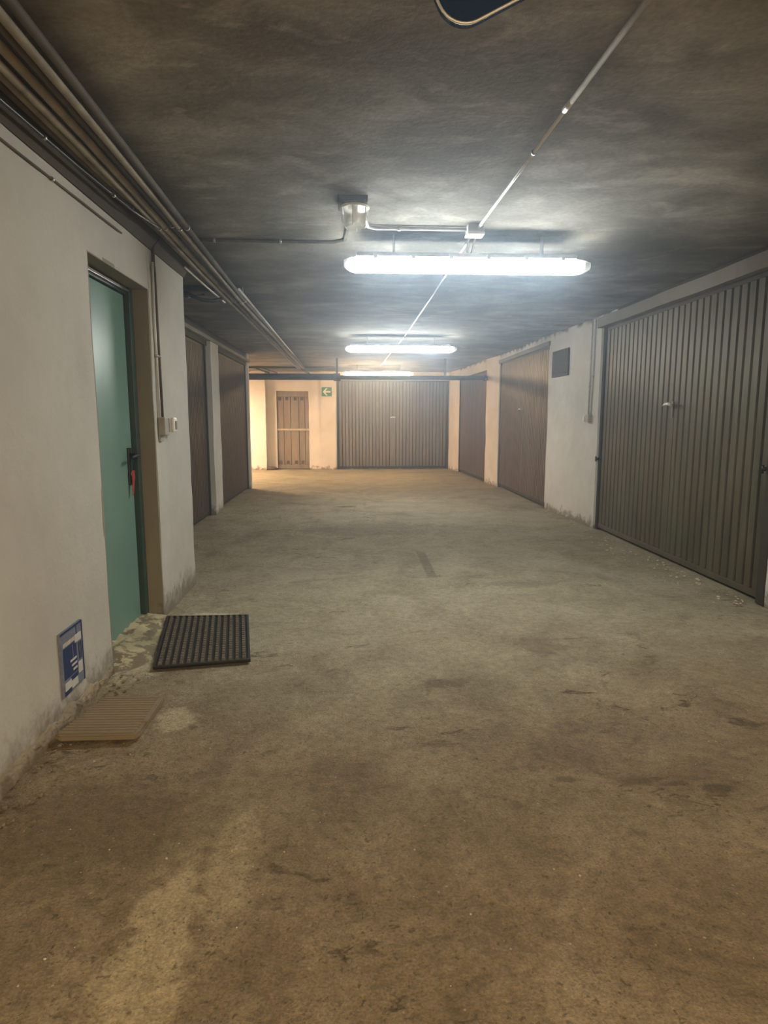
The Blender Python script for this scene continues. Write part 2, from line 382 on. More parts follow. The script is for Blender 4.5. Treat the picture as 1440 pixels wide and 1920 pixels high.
# uneven masonry foot where plaster has crumbled (part of the wall)
mb = MB(); bm = mb.bm
prev = None; y = 0.6; NK = 9
while y < 3.24:
    nA = noise.noise(Vector((y * 3.3, 0, 0))); nB = noise.noise(Vector((y * 9, 7, 0))); nC = noise.noise(Vector((y * 27, 3, 0)))
    hgt = max(0.012, 0.055 + 0.05 * nA + 0.03 * nB + 0.014 * nC); out = max(0.003, 0.018 + 0.02 * nA + 0.016 * nB + 0.008 * nC)
    row = []
    for k in range(NK):
        f = k / (NK - 1); q = noise.noise(Vector((y * 34, f * 5, 2))) * 0.006 + noise.noise(Vector((y * 80, f * 9, 5))) * 0.003
        row.append(bm.verts.new((-1.236 + out * 1.3 * f ** 1.6 + (q + 0.010) * math.sin(math.pi * min(1, f + .12)), y, hgt * (1 - f) ** 0.8 - 0.022 * f)))
    if prev:
        for k in range(NK - 1): bm.faces.new((prev[k], row[k], row[k + 1], prev[k + 1]))
    prev = row; y += 0.012
mb.build('wall_foot', M['rubble'], wl)
# sooty cove at the top of the wall
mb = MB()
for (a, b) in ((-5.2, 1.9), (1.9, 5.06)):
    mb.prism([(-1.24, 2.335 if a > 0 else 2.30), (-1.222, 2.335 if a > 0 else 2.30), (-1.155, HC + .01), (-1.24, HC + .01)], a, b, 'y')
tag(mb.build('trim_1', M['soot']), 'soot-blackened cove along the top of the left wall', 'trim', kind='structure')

# green door
d1 = empty('door_1', (-1.36, 3.68, 0), label='glossy green metal door recessed in the left wall, black handle', cat='door', kind='structure')
MB().box(-0.05, 0.0, -0.43, 0.425, 0.012, 2.035, 0.004).build('leaf', M['teal'], d1)
fr = MB().box(-0.07, 0.035, 0.43, 0.498, 0.0, 2.09, 0.004).build('frame', M['teal_dark'], d1)
MB().box(-0.07, 0.035, -0.5, -0.435, 0.0, 2.09, 0.004).build('frame', M['teal_dark'], d1)
MB().box(-0.07, 0.02, -0.435, 0.43, 2.04, 2.09, 0.003).build('frame', M['teal_dark'], d1)
tag(MB().box(0.021, 0.036, -0.435, 0.43, 2.052, 2.068, 0.002).build('metal_strip', M['metal'], d1), 'shiny metal strip across the top of the frame')
MB().box(-0.12, -0.06, -0.5, 0.5, 0.0, 2.1).build('backing', M['black'], d1)
h = MB().box(0.0, 0.012, 0.335, 0.385, 0.89, 1.12, 0.004).build('handle_plate', M['black'], d1)
MB().tube([(0.01, 0.36, 1.075), (0.055, 0.36, 1.075), (0.062, 0.35, 1.075), (0.064, 0.27, 1.07), (0.058, 0.235, 1.066)], [0.012, 0.011, 0.011, 0.010, 0.008], 10).build('lever', M['black'], h)
MB().lathe([(0.0, 0), (0.012, 0), (0.012, 0.008), (0.0, 0.008)], (0, 0, 0)).build('lock_cylinder', M['chrome'], h)
lc = h.children[-1]; lc.rotation_euler = (0, R(90), 0); lc.location = (0.012, 0.36, 0.96)
# reveal of the opening
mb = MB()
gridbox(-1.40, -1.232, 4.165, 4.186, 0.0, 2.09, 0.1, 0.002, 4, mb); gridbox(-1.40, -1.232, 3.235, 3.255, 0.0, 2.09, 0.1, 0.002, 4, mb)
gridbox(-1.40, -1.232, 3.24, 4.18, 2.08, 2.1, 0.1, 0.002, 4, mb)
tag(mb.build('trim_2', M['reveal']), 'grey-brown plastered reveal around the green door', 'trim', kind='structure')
# red tag hanging from the handle
t = MB(); t.prism([(0, 0.0), (0.045, 0.0), (0.050, -0.04), (0.012, -0.15), (0.0, -0.155), (0.004, -0.07)], 0, 0.004, 'x')
t = t.build('key_tag', M['red']); t.location = (-1.337, 4.01, 0.98); tag(t, 'pointed red tag hanging below the black handle of the green door', 'tag')
mbt = MB().tube([(0.002, 0.022, -0.004), (0.002, 0.028, 0.04), (0.006, 0.03, 0.07)], 0.0025, 6).build('cord', M['black'], t)
# worn cement threshold
mb = MB(); bm = mb.bm
P2 = []
nu, nv = 60, 26
def thr(u, v):
    y = 3.235 + u * 0.955
    xr = -1.04 - 0.10 * u + 0.05 * noise.noise(Vector((y * 4, 0, 0)))
    xl = -1.42; x = xl + (xr - xl) * v
    e = min(1.0, u / 0.22) ** 0.7 * min(1.0, (1 - u) / 0.05 + 0.3)
    z = (0.045 * (1 - v) ** 0.8 + 0.022 * (1 - v) * noise.noise(Vector((x * 16, y * 13, 0))) + 0.012 * (1 - v * v) * noise.noise(Vector((x * 45, y * 34, 4)))) * e - 0.02 * v ** 6 - 0.012 * (1 - e)
    return (x, y, z)
G = [[bm.verts.new(thr(i / nu, j / nv)) for j in range(nv + 1)] for i in range(nu + 1)]
for i in range(nu):
    for j in range(nv): bm.faces.new((G[i][j], G[i][j + 1], G[i + 1][j + 1], G[i + 1][j])).smooth = True
tag(mb.build('trim_3', M['cement']), 'cream worn cement threshold under the green door', 'threshold', kind='structure')

# ------------------------------------------------------------------ garage doors
def frame_of(p0, p1):
    rz = math.atan2(p1[1] - p0[1], p1[0] - p0[0]); L = math.hypot(p1[0] - p0[0], p1[1] - p0[1]); return rz, L
def garage_door(name, p0, p1, H, label, mat, pitch, separate, handle=0.53, recess=0.04, frame=True, seam=True, depth=0.012, hz=1.33, dark=None, tile=None):
    rz, L = frame_of(p0, p1)
    t = empty(name, (p0[0], p0[1], 0), rz, label=label, cat='garage door', kind='structure')
    dark = dark or M['green_dark']
    f = 0.045
    MB().box(f, L - f, recess + 0.004, recess + 0.03, 0.03, H - 0.02).build('door_sheet', dark, t)
    MB().box(0, f, recess - 0.03, recess + 0.05, 0.0, H, 0.004).build('frame_post', dark, t)
    MB().box(L - f, L, recess - 0.03, recess + 0.05, 0.0, H, 0.004).build('frame_post', dark, t)
    MB().box(f, L - f, recess - 0.01, recess + 0.05, H - 0.035, H, 0.004).build('top_rail', dark, t)
    MB().box(f, L - f, recess - 0.012, recess + 0.03, 0.018, 0.07, 0.006).build('bottom_rail', mat if separate else dark, t)
    n = max(2, round((L - 2 * f - 0.01) / pitch)); pw = (L - 2 * f - 0.01) / n
    g = pw * 0.10; s = pw * 0.10; z0, z1 = 0.072, H - 0.037
    prof = [(g, recess + 0.004), (g + s * 0.6, recess - depth), (pw - g - s * 0.6, recess - depth), (pw - g, recess + 0.004)]
    if separate:
        m0 = MB().prism(prof, z0, z1).build('panel', mat, t); m0.location = (f + 0.005, 0, 0)
        for k in range(1, n): share(m0, 'panel', (f + 0.005 + k * pw, 0, 0), t)
    else:
        mb = MB()
        for k in range(n): mb.prism([(x + f + 0.005 + k * pw, y) for x, y in prof], z0, z1)
        tag(mb.build('corrugated_sheet', mat, t), kind='stuff')
    if handle:
        hx = f + 0.005 + round(handle * n) * pw
        if seam: MB().box(hx - 0.03, hx + 0.03, recess - depth - 0.004, recess, 0.07, hz - 0.08, 0.002).build('lock_strip', mat, t)
        hp = MB().box(hx - 0.015, hx + 0.015, recess - depth - 0.010, recess - depth - 0.001, hz - 0.10, hz + 0.05, 0.003).build('lock_plate', M['lock_metal'], t)
        MB().tube([(hx, recess - depth - 0.005, hz + 0.02), (hx, recess - depth - 0.05, hz + 0.02)], 0.010, 10).build('spindle', M['chrome'], hp)
        MB().tube([(hx - 0.065, recess - depth - 0.058, hz + 0.010), (hx - 0.03, recess - depth - 0.058, hz + 0.024), (hx + 0.03, recess - depth - 0.058, hz + 0.026), (hx + 0.065, recess - depth - 0.058, hz + 0.014)], [0.011, 0.015, 0.015, 0.012], 10).build('handle', M['chrome'], hp)
    return t
r1 = garage_door('door_2', (2.90, 7.40), (2.885, 4.26), 2.315, 'grey-green ribbed steel garage door, nearest on the right wall', M['green_steel'], 0.102, True, 0.52, hz=1.40)
MB().box(3.115, 3.20, -0.012, 0.05, 0.0, 2.31, 0.004).build('side_channel', M['green_dark'], r1)
# bolts and side latch of the near right door
for (u, z, nm) in ((3.10, 0.95, 'side_latch'), (0.03, 0.83, 'hinge_bolt')):
    MB().tube([(u, 0.02, z), (u, -0.03, z)], 0.014, 8).tube([(u, -0.028, z - 0.03), (u, -0.028, z + 0.03)], 0.009, 8).build(nm, M['black'], r1)
garage_door('door_3', (2.825, 12.15), (2.83, 9.15), 2.31, 'brown ribbed garage door on the right wall between two white piers', M['brown_steel'], 0.075, False, 0.53, hz=1.42, depth=0.022)
garage_door('door_4', (2.655, 15.65), (2.735, 12.92), 2.25, 'reddish brown garage door at the far end of the right wall', M['brown_steel'], 0.065, False, None)
garage_door('door_5', (-0.32, 16.58), (2.54, 16.58), 2.25, 'wide taupe ribbed garage door closing the far end of the corridor', M['far_steel'], 0.085, False, 0.49, hz=1.30, depth=0.02)
garage_door('door_6', (-1.86, 5.10), (-1.86, 8.72), 2.24, 'dark brown garage door just past the near left wall corner', M['left_brown'], 0.075, False, 0.5, hz=1.2)
garage_door('door_7', (-1.86, 9.30), (-1.86, 12.00), 2.24, 'dark brown garage door between white column and left corner', M['left_brown'], 0.075, False, None)

# ------------------------------------------------------------------ right wall
mb = MB()
def wseg(p0, p1, z0, z1, d=0.4, amp=0.005, seed=2):
    """wall piece between two plan points, seen face on the corridor side"""
    rz, L = frame_of(p0, p1); m = gridbox(0, L, 0, d, z0, z1, 0.12, amp, seed); 
    bmesh.ops.transform(m.bm, matrix=Matrix.Translation((p0[0], p0[1], 0)) @ Matrix.Rotation(rz, 4, 'Z'), verts=m.bm.verts)
    me = bpy.data.meshes.new('t'); m.bm.to_mesh(me); m.bm.free(); mb.bm.from_mesh(me); bpy.data.meshes.remove(me)
wseg((2.885, 4.20), (2.885, -5.2), -0.02, HC + .02)
wseg((2.83, 9.15), (2.885, 7.40), -0.02, HC + .02, 0.40, 0.007)
wseg((2.88, 7.40), (2.885, 4.26), 2.43, HC + .02)
wseg((2.825, 12.15), (2.83, 9.15), 2.37, HC + .02)
wseg((2.66, 15.65), (2.74, 12.92), 2.25, HC + .02)
wseg((3.05, 7.5), (3.05, 4.2), -0.02, HC, 0.1); wseg((2.98, 12.2), (2.98, 9.1), -0.02, HC, 0.1); wseg((2.85, 16), (2.87, 12.8), -0.02, HC, 0.1)
tag(mb.build('wall_right', M['right_wall']), 'white right wall broken by ribbed garage doors', 'wall', kind='structure')
mb = MB()
wseg((2.74, 12.92), (2.82, 12.15), -0.02, HC + .02, 0.35, 0.008, 5)
tag(mb.build('trim_4', M['far_wall']), 'cream pier on the right wall between the two brown doors', 'pier', kind='structure')
mb = MB()
wseg((2.56, 16.60), (2.66, 15.65), -0.02, HC + .02, 0.35, 0.010, 6)
tag(mb.build('trim_5', M['far_wall']), 'cream pier in the far right corner beside the end door', 'pier', kind='structure')
# lintels over the right doors
mb = MB(); gridbox(2.835, 2.93, 4.0, 7.42, 2.315, 2.425, 0.12, 0.004, 8, mb)
tag(mb.build('trim_6', M['lintel']), 'grimy lintel above the nearest right garage door', 'lintel', kind='structure')
mb = MB(); gridbox(2.80, 2.87, 9.12, 12.16, 2.31, 2.37, 0.12, 0.003, 8, mb)
tag(mb.build('trim_7', M['lintel']), 'narrow lintel above the right brown garage door', 'lintel', kind='structure')

mb = MB(); gridbox(2.852, 2.90, 1.0, 6.9, 2.427, HC - .002, 0.12, 0.003, 8, mb)  # dark strip filling the band above the lintel
tag(mb.build('trim_12', M['soot']), 'dark strip between the right lintel and the ceiling', 'trim', kind='structure')

# ------------------------------------------------------------------ left recess
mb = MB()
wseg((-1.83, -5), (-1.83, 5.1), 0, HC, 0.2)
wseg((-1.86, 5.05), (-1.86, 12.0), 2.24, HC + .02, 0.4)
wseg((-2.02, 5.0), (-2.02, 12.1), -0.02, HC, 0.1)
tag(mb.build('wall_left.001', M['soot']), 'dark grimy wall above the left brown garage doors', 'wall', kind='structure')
mb = MB(); gridbox(-1.90, -1.80, 5.05, 12.06, 2.30, 2.345, 0.14, 0.003, 8, mb)
tag(mb.build('trim_8', M['lintel']), 'thin grey ledge above the left brown garage doors', 'ledge', kind='structure')
mb = MB(); gridbox(-1.975, -1.815, 8.76, 9.26, -0.02, 2.30, 0.08, 0.007, 11, mb)
tag(mb.build('trim_9', M['right_wall']), 'white plastered column between the two left brown garage doors', 'column', kind='structure')
mb = MB(); gridbox(-6.5, -1.83, 12.0, 12.12, -0.02, HC + .02, 0.14, 0.006, 12, mb)
tag(mb.build('wall_side', M['far_wall']), 'wall end at the left corner where the side aisle opens', 'wall', kind='structure')

# ------------------------------------------------------------------ back wall
mb = MB()
gridbox(-6.5, -1.84, 16.6, 16.9, -0.02, HC + .02, 0.13, 0.008, 13, mb)
gridbox(-1.03, -0.32, 16.6, 16.9, -0.02, HC + .02, 0.1, 0.008, 13, mb)
gridbox(-1.86, -1.01, 16.6, 16.9, 1.975, HC + .02, 0.1, 0.008, 13, mb)
gridbox(-0.33, 3.3, 16.66, 16.9, -0.02, HC + .02, 0.2, 0.004, 13, mb)
gridbox(-0.33, 2.6, 16.60, 16.7, 2.25, HC + .02, 0.1, 0.004, 13, mb)
gridbox(-1.9, -0.9, 16.8, 16.9, -0.02, 2.1, 0.2, 0.004, 13, mb)
tag(mb.build('wall_back', M['far_wall']), 'cream back wall lit warm at the end of the corridor', 'wall', kind='structure')
mb = MB(); gridbox(-2.42, -2.09, 16.38, 16.62, -0.02, HC + .01, 0.09, 0.010, 14, mb)
tag(mb.build('trim_10', M['far_wall']), 'bright cream pilaster at the left end of the back wall', 'pilaster', kind='structure')
mb = MB(); gridbox(-0.715, -0.345, 16.50, 16.62, -0.02, HC + .01, 0.09, 0.010, 15, mb)
tag(mb.build('trim_11', M['far_wall']), 'cream pilaster carrying the green arrow sign', 'pilaster', kind='structure')
MB_ = MB().box(-6.7, -6.5, 12, 17, -0.02, HC); tag(MB_.build('wall_side.001', M['far_wall']), 'end wall of the side aisle out of view at left', 'wall', kind='structure')
MB_ = MB().box(-6.5, 3.4, -5.4, -5.2, -0.02, HC); tag(MB_.build('wall_front', M['white_wall']), 'pale wall behind the photographer closing the garage', 'wall', kind='structure')

# timber door in the back wall
dw = empty('door_8', (-1.43, 16.66, 0), label='weathered grey-brown plank door with a pale crossbar, back wall', cat='door', kind='structure')
MB().box(-0.40, 0.40, 0.01, 0.04, 0.01, 1.97).build('backing', M['wood_dark'], dw)
xs = [-0.40, -0.235, -0.06, 0.15, 0.30, 0.40]
for k in range(5):
    MB().box(xs[k] + 0.006, xs[k + 1] - 0.006, -0.022 - 0.004 * (k % 2), 0.012, 0.10, 1.90, 0.004).build('plank', M['wood'], dw)
MB().box(-0.41, 0.41, -0.045, -0.02, 0.985, 1.035, 0.006).build('crossbar', M['wood_light'], dw)
MB().box(-0.41, 0.41, -0.034, 0.02, 1.84, 1.97, 0.005).build('top_rail', M['wood'], dw)
MB().box(-0.41, 0.41, -0.034, 0.02, 0.01, 0.11, 0.005).build('bottom_rail', M['wood'], dw)
for z in (1.745, 0.135):
    for k, x in enumerate((-0.33, -0.15, 0.06, 0.23)):
        a = MB().box(x - 0.035, x + 0.035, -0.030, -0.024, z, z + 0.085, 0.002).build('vent_slot', M['wood_dark'], dw)
# dark rag lump at its foot
mb = MB(); mb.lathe([(0.02, 0.0), (0.13, 0.0), (0.15, 0.03), (0.11, 0.065), (0.03, 0.075)], (0, 0, 0), 16); mb.jitter(0.03, 9)
for v in mb.bm.verts: v.co.y *= 0.55; v.co.z = max(0.0, v.co.z)
o = mb.build('rag', M['wood_dark']); o.location = (-1.97, 16.42, 0.0); tag(o, 'small dark crumpled lump on the floor left of the plank door', 'rag')

# arrow sign
sg = empty('exit_sign', (-0.565, 16.484, 1.955), label='green square sign with a white arrow pointing left on the back pilaster', cat='sign')
MB().box(-0.125, 0.125, 0.0, 0.008, -0.12, 0.12, 0.002).build('plate', M['sign_green'], sg)
MB().prism([(-0.10, 0.0), (-0.015, 0.092), (0.028, 0.092), (-0.032, 0.020), (0.10, 0.020), (0.10, -0.020), (-0.032, -0.020), (0.028, -0.092), (-0.015, -0.092)], -0.003, 0.001, 'y').build('arrow', M['sign_white'], sg)
for (x0, x1, z0, z1) in ((-0.125, 0.125, 0.115, 0.12), (-0.125, 0.125, -0.12, -0.115)): MB().box(x0, x1, -0.002, 0.0, z0, z1).build('border', M['sign_white'], sg)

# ------------------------------------------------------------------ fluorescent lamps
def lamp(name, c, L, mat, label, rz=0.0, lit=True):
    t = empty(name, c, rz, label=label, cat='lamp', group='lit ceiling fluorescent lamps')
    hl = L / 2
    # rounded trough diffuser, hanging below a flat housing
    sec = [(-0.058, 0.022), (-0.060, -0.010), (-0.052, -0.038), (-0.034, -0.056), (0.0, -0.063), (0.034, -0.056), (0.052, -0.038), (0.060, -0.010), (0.058, 0.022)]
    a, b = -hl + 0.07, hl - 0.10
    MB().prism(sec, a, b, 'x').build('diffuser', mat, t)
    for s, e0, e1 in ((-1, -hl, a), (1, b, hl)):
        mb = MB(); bm = mb.bm; n = 4; prev = None
        for i in range(n + 1):
            f = i / n; x = (a if s < 0 else b) + ((e0 if s < 0 else e1) - (a if s < 0 else b)) * f; k = (1 - 0.55 * f ** 1.8)
            ring = [bm.verts.new((x, p * k, q * k)) for p, q in sec]
            if prev:
                for j in range(len(sec)): bm.faces.new((prev[j], prev[(j + 1) % len(sec)], ring[(j + 1) % len(sec)], ring[j]))
            prev = ring
        bm.faces.new(prev)
        ec = mb.build('end_cap', M['clear'], t)
        xx = (e0 + a) / 2 if s < 0 else (e1 + b) / 2
        MB().box(xx - 0.012, xx + 0.012, -0.035, 0.035, -0.03, 0.015, 0.004).build('lamp_holder', M['box_white'], ec)
    MB().box(a + 0.01, b - 0.01, -0.078, 0.078, 0.0225, 0.050, 0.008).build('housing', M['housing'], t)
    for k in range(6):
        x = -hl + 0.2 + k * (L - 0.4) / 5
        for sy in (-0.081, 0.081): MB().box(x - 0.012, x + 0.012, sy - 0.004, sy + 0.004, 0.010, 0.042, 0.003).build('clip', M['housing'], t)
    for x in (-hl * 0.6, hl * 0.6):
        MB().box(x - 0.006, x + 0.006, -0.02, 0.02, 0.046, HC - c[2] + 0.01, 0.003).build('bracket', M['metal'], t)
    return t
lamp('fluorescent_lamp', (0.772, 4.30, 2.285), 1.60, M['lit'], 'lit cool white tube lamp, nearest and longest, under the junction box')
lamp('fluorescent_lamp.001', (0.745, 9.38, 2.29), 1.60, M['lit'], 'lit cool white tube lamp, second down the corridor')
lamp('fluorescent_lamp.002', (0.66, 14.55, 2.29), 1.60, M['lit_warm'], 'lit warm yellow tube lamp before the far garage door')

# emergency lamp with clear jar
em = empty('bulkhead_lamp', (0.035, 3.66, HC), label='unlit ceiling lamp with clear jar cover, left of the junction box', cat='lamp')
MB().box(-0.088, 0.072, -0.085, 0.085, -0.035, 0.01, 0.008).build('base', M['conduit_dark'], em)
mb = MB(); n = 32
prof = [(0.070, -0.030), (0.072, -0.10), (0.068, -0.128), (0.052, -0.142), (0.0, -0.146)]
mb.lathe([(r, z) for r, z in prof[:-1]], (0.004, 0, 0), 32)
for v in mb.bm.verts:
    a = math.atan2(v.co.y, v.co.x - 0.004); v.co.x += math.cos(a) * 0.0018 * math.cos(a * 16); v.co.y += math.sin(a) * 0.0018 * math.cos(a * 16)
jar = mb.build('glass_jar', M['glass_jar'], em)
rib = MB()
for k in range(6):
    a = 2 * math.pi * k / 6 + 0.35; x, y = 0.004 + 0.0735 * math.cos(a), 0.0735 * math.sin(a)
    rib.tube([(x, y, -0.034), (x, y, -0.105), (0.004 + (x - 0.004) * 0.93, y * 0.93, -0.128), (0.004 + (x - 0.004) * 0.72, y * 0.72, -0.142)], 0.0024, 6)
tag(rib.build('ribs', M['box_white'], jar), kind='stuff')
MB().lathe([(0.074, 0.0), (0.078, -0.004), (0.078, -0.010), (0.074, -0.014)], (0.004, 0, -0.032), 32).build('rim', M['box_white'], jar)
MB().lathe([(0.012, -0.03), (0.014, -0.05), (0.026, -0.075), (0.028, -0.09), (0.018, -0.108), (0.004, -0.112)], (0.004, 0, 0), 16).build('bulb', M['box_white'], em)

# junction box and conduits
jb = empty('junction_box', (0.775, 4.10, HC), label='small white junction box on the ceiling where conduits meet', cat='box')
MB().box(-0.05, 0.05, -0.05, 0.05, -0.045, 0.01, 0.006).build('box', M['housing'], jb)
MB().box(-0.053, 0.053, -0.053, 0.053, -0.058, -0.044, 0.004).build('lid', M['box_white'], jb)
for s in (-0.02, 0.02): MB().tube([(s, 0.04, -0.03), (s, 0.12, -0.06), (s * 0.6, 0.19, -0.12)], 0.006, 6).build('cable', M['box_white'], jb)

def conduit(label, pts, r, mat, clips=(), group=None, name='conduit', cat='conduit', couplers=()):
    o = MB().tube(pts, r, 10).build(name, mat); tag(o, label, cat, group)
    for c in clips:
        a, b, f = Vector(pts[c[0]]), Vector(pts[c[0] + 1]), c[1]; p = a.lerp(b, f); d = (b - a).normalized()
        MB().tube([p - d * 0.008, p + d * 0.008], r + 0.004, 10).build('clip', M['metal'], o)
    for c in couplers:
        a, b, f = Vector(pts[c[0]]), Vector(pts[c[0] + 1]), c[1]; p = a.lerp(b, f); d = (b - a).normalized()
        MB().tube([p - d * 0.035, p + d * 0.035], r + 0.003, 10).build('coupler', mat, o)
    return o
conduit('pale conduit running up to the junction box from the grimy one', [(0.819, 2.52, HC - .014), (0.790, 4.06, HC - .018)], 0.008, M['conduit_white'], [(0, 0.28), (0, 0.95)], couplers=[(0, 0.01)])
conduit('grimy grey ceiling conduit entering at the top edge of the picture', [(0.825, -2, HC - .015), (0.832, 1.9, HC - .015), (0.820, 2.50, HC - .015)], 0.010, M['conduit'], [(0, 0.9)])
conduit('pale conduit from the nearest lit lamp to the second lit lamp', [(0.785, 4.16, HC - .014), (0.795, 6.3, HC - .014), (0.790, 9.3, HC - .014)], 0.007, M['conduit_white'], [(0, 0.6), (1, 0.5)])
conduit('pale conduit from the second lit lamp towards the far lit lamp', [(0.79, 9.45, HC - .014), (0.74, 12, HC - .014), (0.70, 14.5, HC - .014)], 0.008, M['conduit_white'], [(0, 0.6), (1, 0.5)])
conduit('grey cross conduit between the clear jar lamp and the junction box', [(0.08, 3.70, HC - .018), (0.12, 4.08, HC - .018), (0.17, 4.11, HC - .018), (0.735, 4.11, HC - .018)], 0.010, M['housing'], [(2, 0.25)])
conduit('grey cross conduit from the left wall corner to the clear jar lamp', [(-1.215, 4.26, 2.20), (-1.215, 4.27, 2.36), (-1.17, 4.30, 2.425), (-1.05, 4.38, 2.438), (-0.95, 4.42, 2.44), (-0.10, 4.46, HC - .012), (-0.02, 4.40, HC - .012), (0.02, 3.75, HC - .014)], 0.011, M['conduit_dark'], [(4, 0.1), (4, 0.6)])
conduit('paler upright conduit down to the light switch, beside its twin', [(-1.216, 4.245, 2.26), (-1.217, 4.235, 1.9), (-1.217, 4.25, 1.30)], 0.008, M['conduit_white'], [(1, 0.35)])
conduit('darker upright conduit down to the light switch, beside its twin', [(-1.214, 4.275, 2.24), (-1.215, 4.285, 1.9), (-1.215, 4.30, 1.30)], 0.009, M['conduit_dark'], [(1, 0.35)])

sw = empty('light_switch', (-1.226, 4.37, 1.255), label='white switch with brown rocker and grey box beside the green door', cat='switch')
MB().box(0, 0.045, -0.14, -0.055, -0.065, 0.05, 0.005).build('conduit_box', M['box_grey'], sw)
MB().box(0, 0.012, -0.135, -0.065, -0.105, -0.062, 0.003).build('wall_plate', M['box_grey'], sw)
MB().box(0.0, 0.05, -0.052, 0.055, -0.045, 0.045, 0.006).build('switch_box', M['box_grey'], sw)
MB().box(0.046, 0.068, -0.010, 0.070, -0.048, 0.050, 0.010).build('cover', M['box_white'], sw)
MB().box(0.066, 0.074, 0.012, 0.048, -0.030, 0.026, 0.006).build('rocker', M['rocker'], sw)

# conduit bundle along the left of the ceiling
Gp = 'parallel conduits running along the left of the ceiling'
spec = [
 (-1.165, -1.10, 0.013, 'conduit_dark', 'dark conduit of the left ceiling bundle, closest to the wall', 5.9),
 (-1.125, -1.155, 0.016, 'conduit', 'pale dusty conduit of the left ceiling bundle, second from the wall', 14.8),
 (-1.080, -1.125, 0.015, 'conduit', 'dusty conduit of the left ceiling bundle, third from the wall', 14.8),
 (-1.035, -1.090, 0.017, 'conduit', 'thick dusty conduit of the left ceiling bundle, fourth from the wall', 14.8),
 (-0.985, -1.055, 0.015, 'conduit_dark', 'sooty conduit of the left ceiling bundle, fifth from the wall', 14.8),
 (-0.940, -1.020, 0.016, 'conduit', 'conduit of the left ceiling bundle, second from the corridor side', 14.8),
 (-0.895, -0.985, 0.016, 'conduit_dark', 'conduit of the left ceiling bundle, outermost on the corridor side', 14.8)]
for k, (xa, xb, r, mt, lab, ye) in enumerate(spec):
    zz = 2.405 + 0.012 * math.sin(k * 2.1)
    pts = []
    for i in range(15):
        y = -2 + (ye + 2) * i / 14; f = (y + 2) / 16.8; f2 = min(1, max(0, (y - 2) / 4))
        pts.append((xa + (xb - xa) * f2 + 0.004 * math.sin(y * 1.7 + k), y, zz + 0.004 * math.sin(y * 1.1 + k * 2)))
    o = conduit(lab, pts, r, M[mt], group=Gp)
    for i in (5, 7, 10):
        if i < 14:
            p = Vector(pts[i]); MB().tube([p - Vector((0, .009, 0)), p + Vector((0, .009, 0))], r + 0.004, 10).build('clip', M['metal'], o)
conduit('thin black cable sagging under the left ceiling bundle, along the wall top', [(-1.17, -1, 2.37), (-1.168, 1.5, 2.36), (-1.165, 2.4, 2.36), (-1.15, 3.0, 2.365), (-1.12, 3.6, 2.37), (-1.09, 3.95, 2.385)], 0.007, M['black'], [(2, 0.5), (3, 0.6)], name='cable', cat='cable')
conduit('thin dark cable stapled to the top of the near left wall', [(-1.222, -1, 2.27), (-1.222, 1.5, 2.272), (-1.222, 2.6, 2.276), (-1.222, 3.2, 2.284), (-1.222, 3.72, 2.29)], 0.005, M['conduit_dark'], [(2, 0.5)], name='cable', cat='cable')
conduit('short bright conduit piece beside the left bundle, near the dark bracket', [(-1.185, 4.95, 2.385), (-1.18, 5.6, 2.382), (-1.155, 6.3, 2.37)], 0.008, M['conduit_white'], group=None)
conduit('long bright conduit on the corridor side of the far left bundle', [(-0.955, 5.9, 2.415), (-0.97, 9, 2.415), (-0.99, 14.7, 2.41)], 0.011, M['conduit_white'])
# dark steel bracket carrying the bundle
br = empty('pipe_bracket', (-1.3, 6.02, 2.36), label='dark steel bracket with loose cable ends under the left ceiling bundle', cat='bracket')
MB().box(-0.50, 0.36, -0.03, 0.03, 0.055, 0.10, 0.004).build('rail', M['dark_pipe'], br)
MB().box(-0.50, -0.12, -0.04, 0.04, -0.005, 0.05, 0.005).build('channel', M['dark_pipe'], br)
MB().tube([(-0.25, -0.02, 0.02), (-0.12, -0.03, 0.03), (0.0, -0.02, -0.02), (0.09, 0.0, -0.025), (0.17, 0.02, 0.0)], 0.016, 8).build('cable_end', M['black'], br)
MB().tube([(-0.48, 0.0, -0.02), (-0.3, -0.02, -0.025), (-0.12, -0.01, 0.0), (0.02, 0.0, 0.03)], 0.010, 8).build('cable_end', M['conduit_dark'], br)
for x in (-0.4, 0.3): MB().box(x - 0.015, x + 0.015, -0.012, 0.012, 0.09, 0.10 + 0.005).build('hanger', M['dark_pipe'], br)

# dark pipe across the corridor before the back wall
pp = empty('cross_pipe', (0, 12.9, 2.10), label='thick dark pipe spanning the corridor below the ceiling near the far end', cat='pipe')
MB().tube([(-6.4, 0, 0.005), (-0.24, 0, 0.0)], 0.062, 20).build('pipe', M['dark_pipe'], pp)
MB().tube([(-0.24, 0, -0.012), (2.76, 0, -0.012)], 0.042, 16).build('pipe', M['dark_pipe'], pp)
MB().tube([(-0.30, 0, -0.004), (-0.17, 0, -0.004)], 0.075, 20).build('collar', M['dark_pipe'], pp)
for x in (-3.4, -0.235, 1.9):
    MB().box(x - 0.02, x + 0.02, -0.01, 0.01, 0.03, HC - 2.10).build('hanger', M['dark_pipe'], pp)
MB().tube([(2.66, 0, -0.012), (2.72, 0, -0.012)], 0.06, 16).tube([(2.70, -0.02, -0.03), (2.70, -0.16, -0.045), (2.715, -0.20, -0.06)], 0.012, 8).build('end_bracket', M['dark_pipe'], pp)
conduit('thin dark pipe crossing the ceiling beyond the thick dark pipe', [(-4.5, 14.9, 2.43), (-0.3, 14.9, 2.43)], 0.022, M['dark_pipe'], name='pipe', cat='pipe')
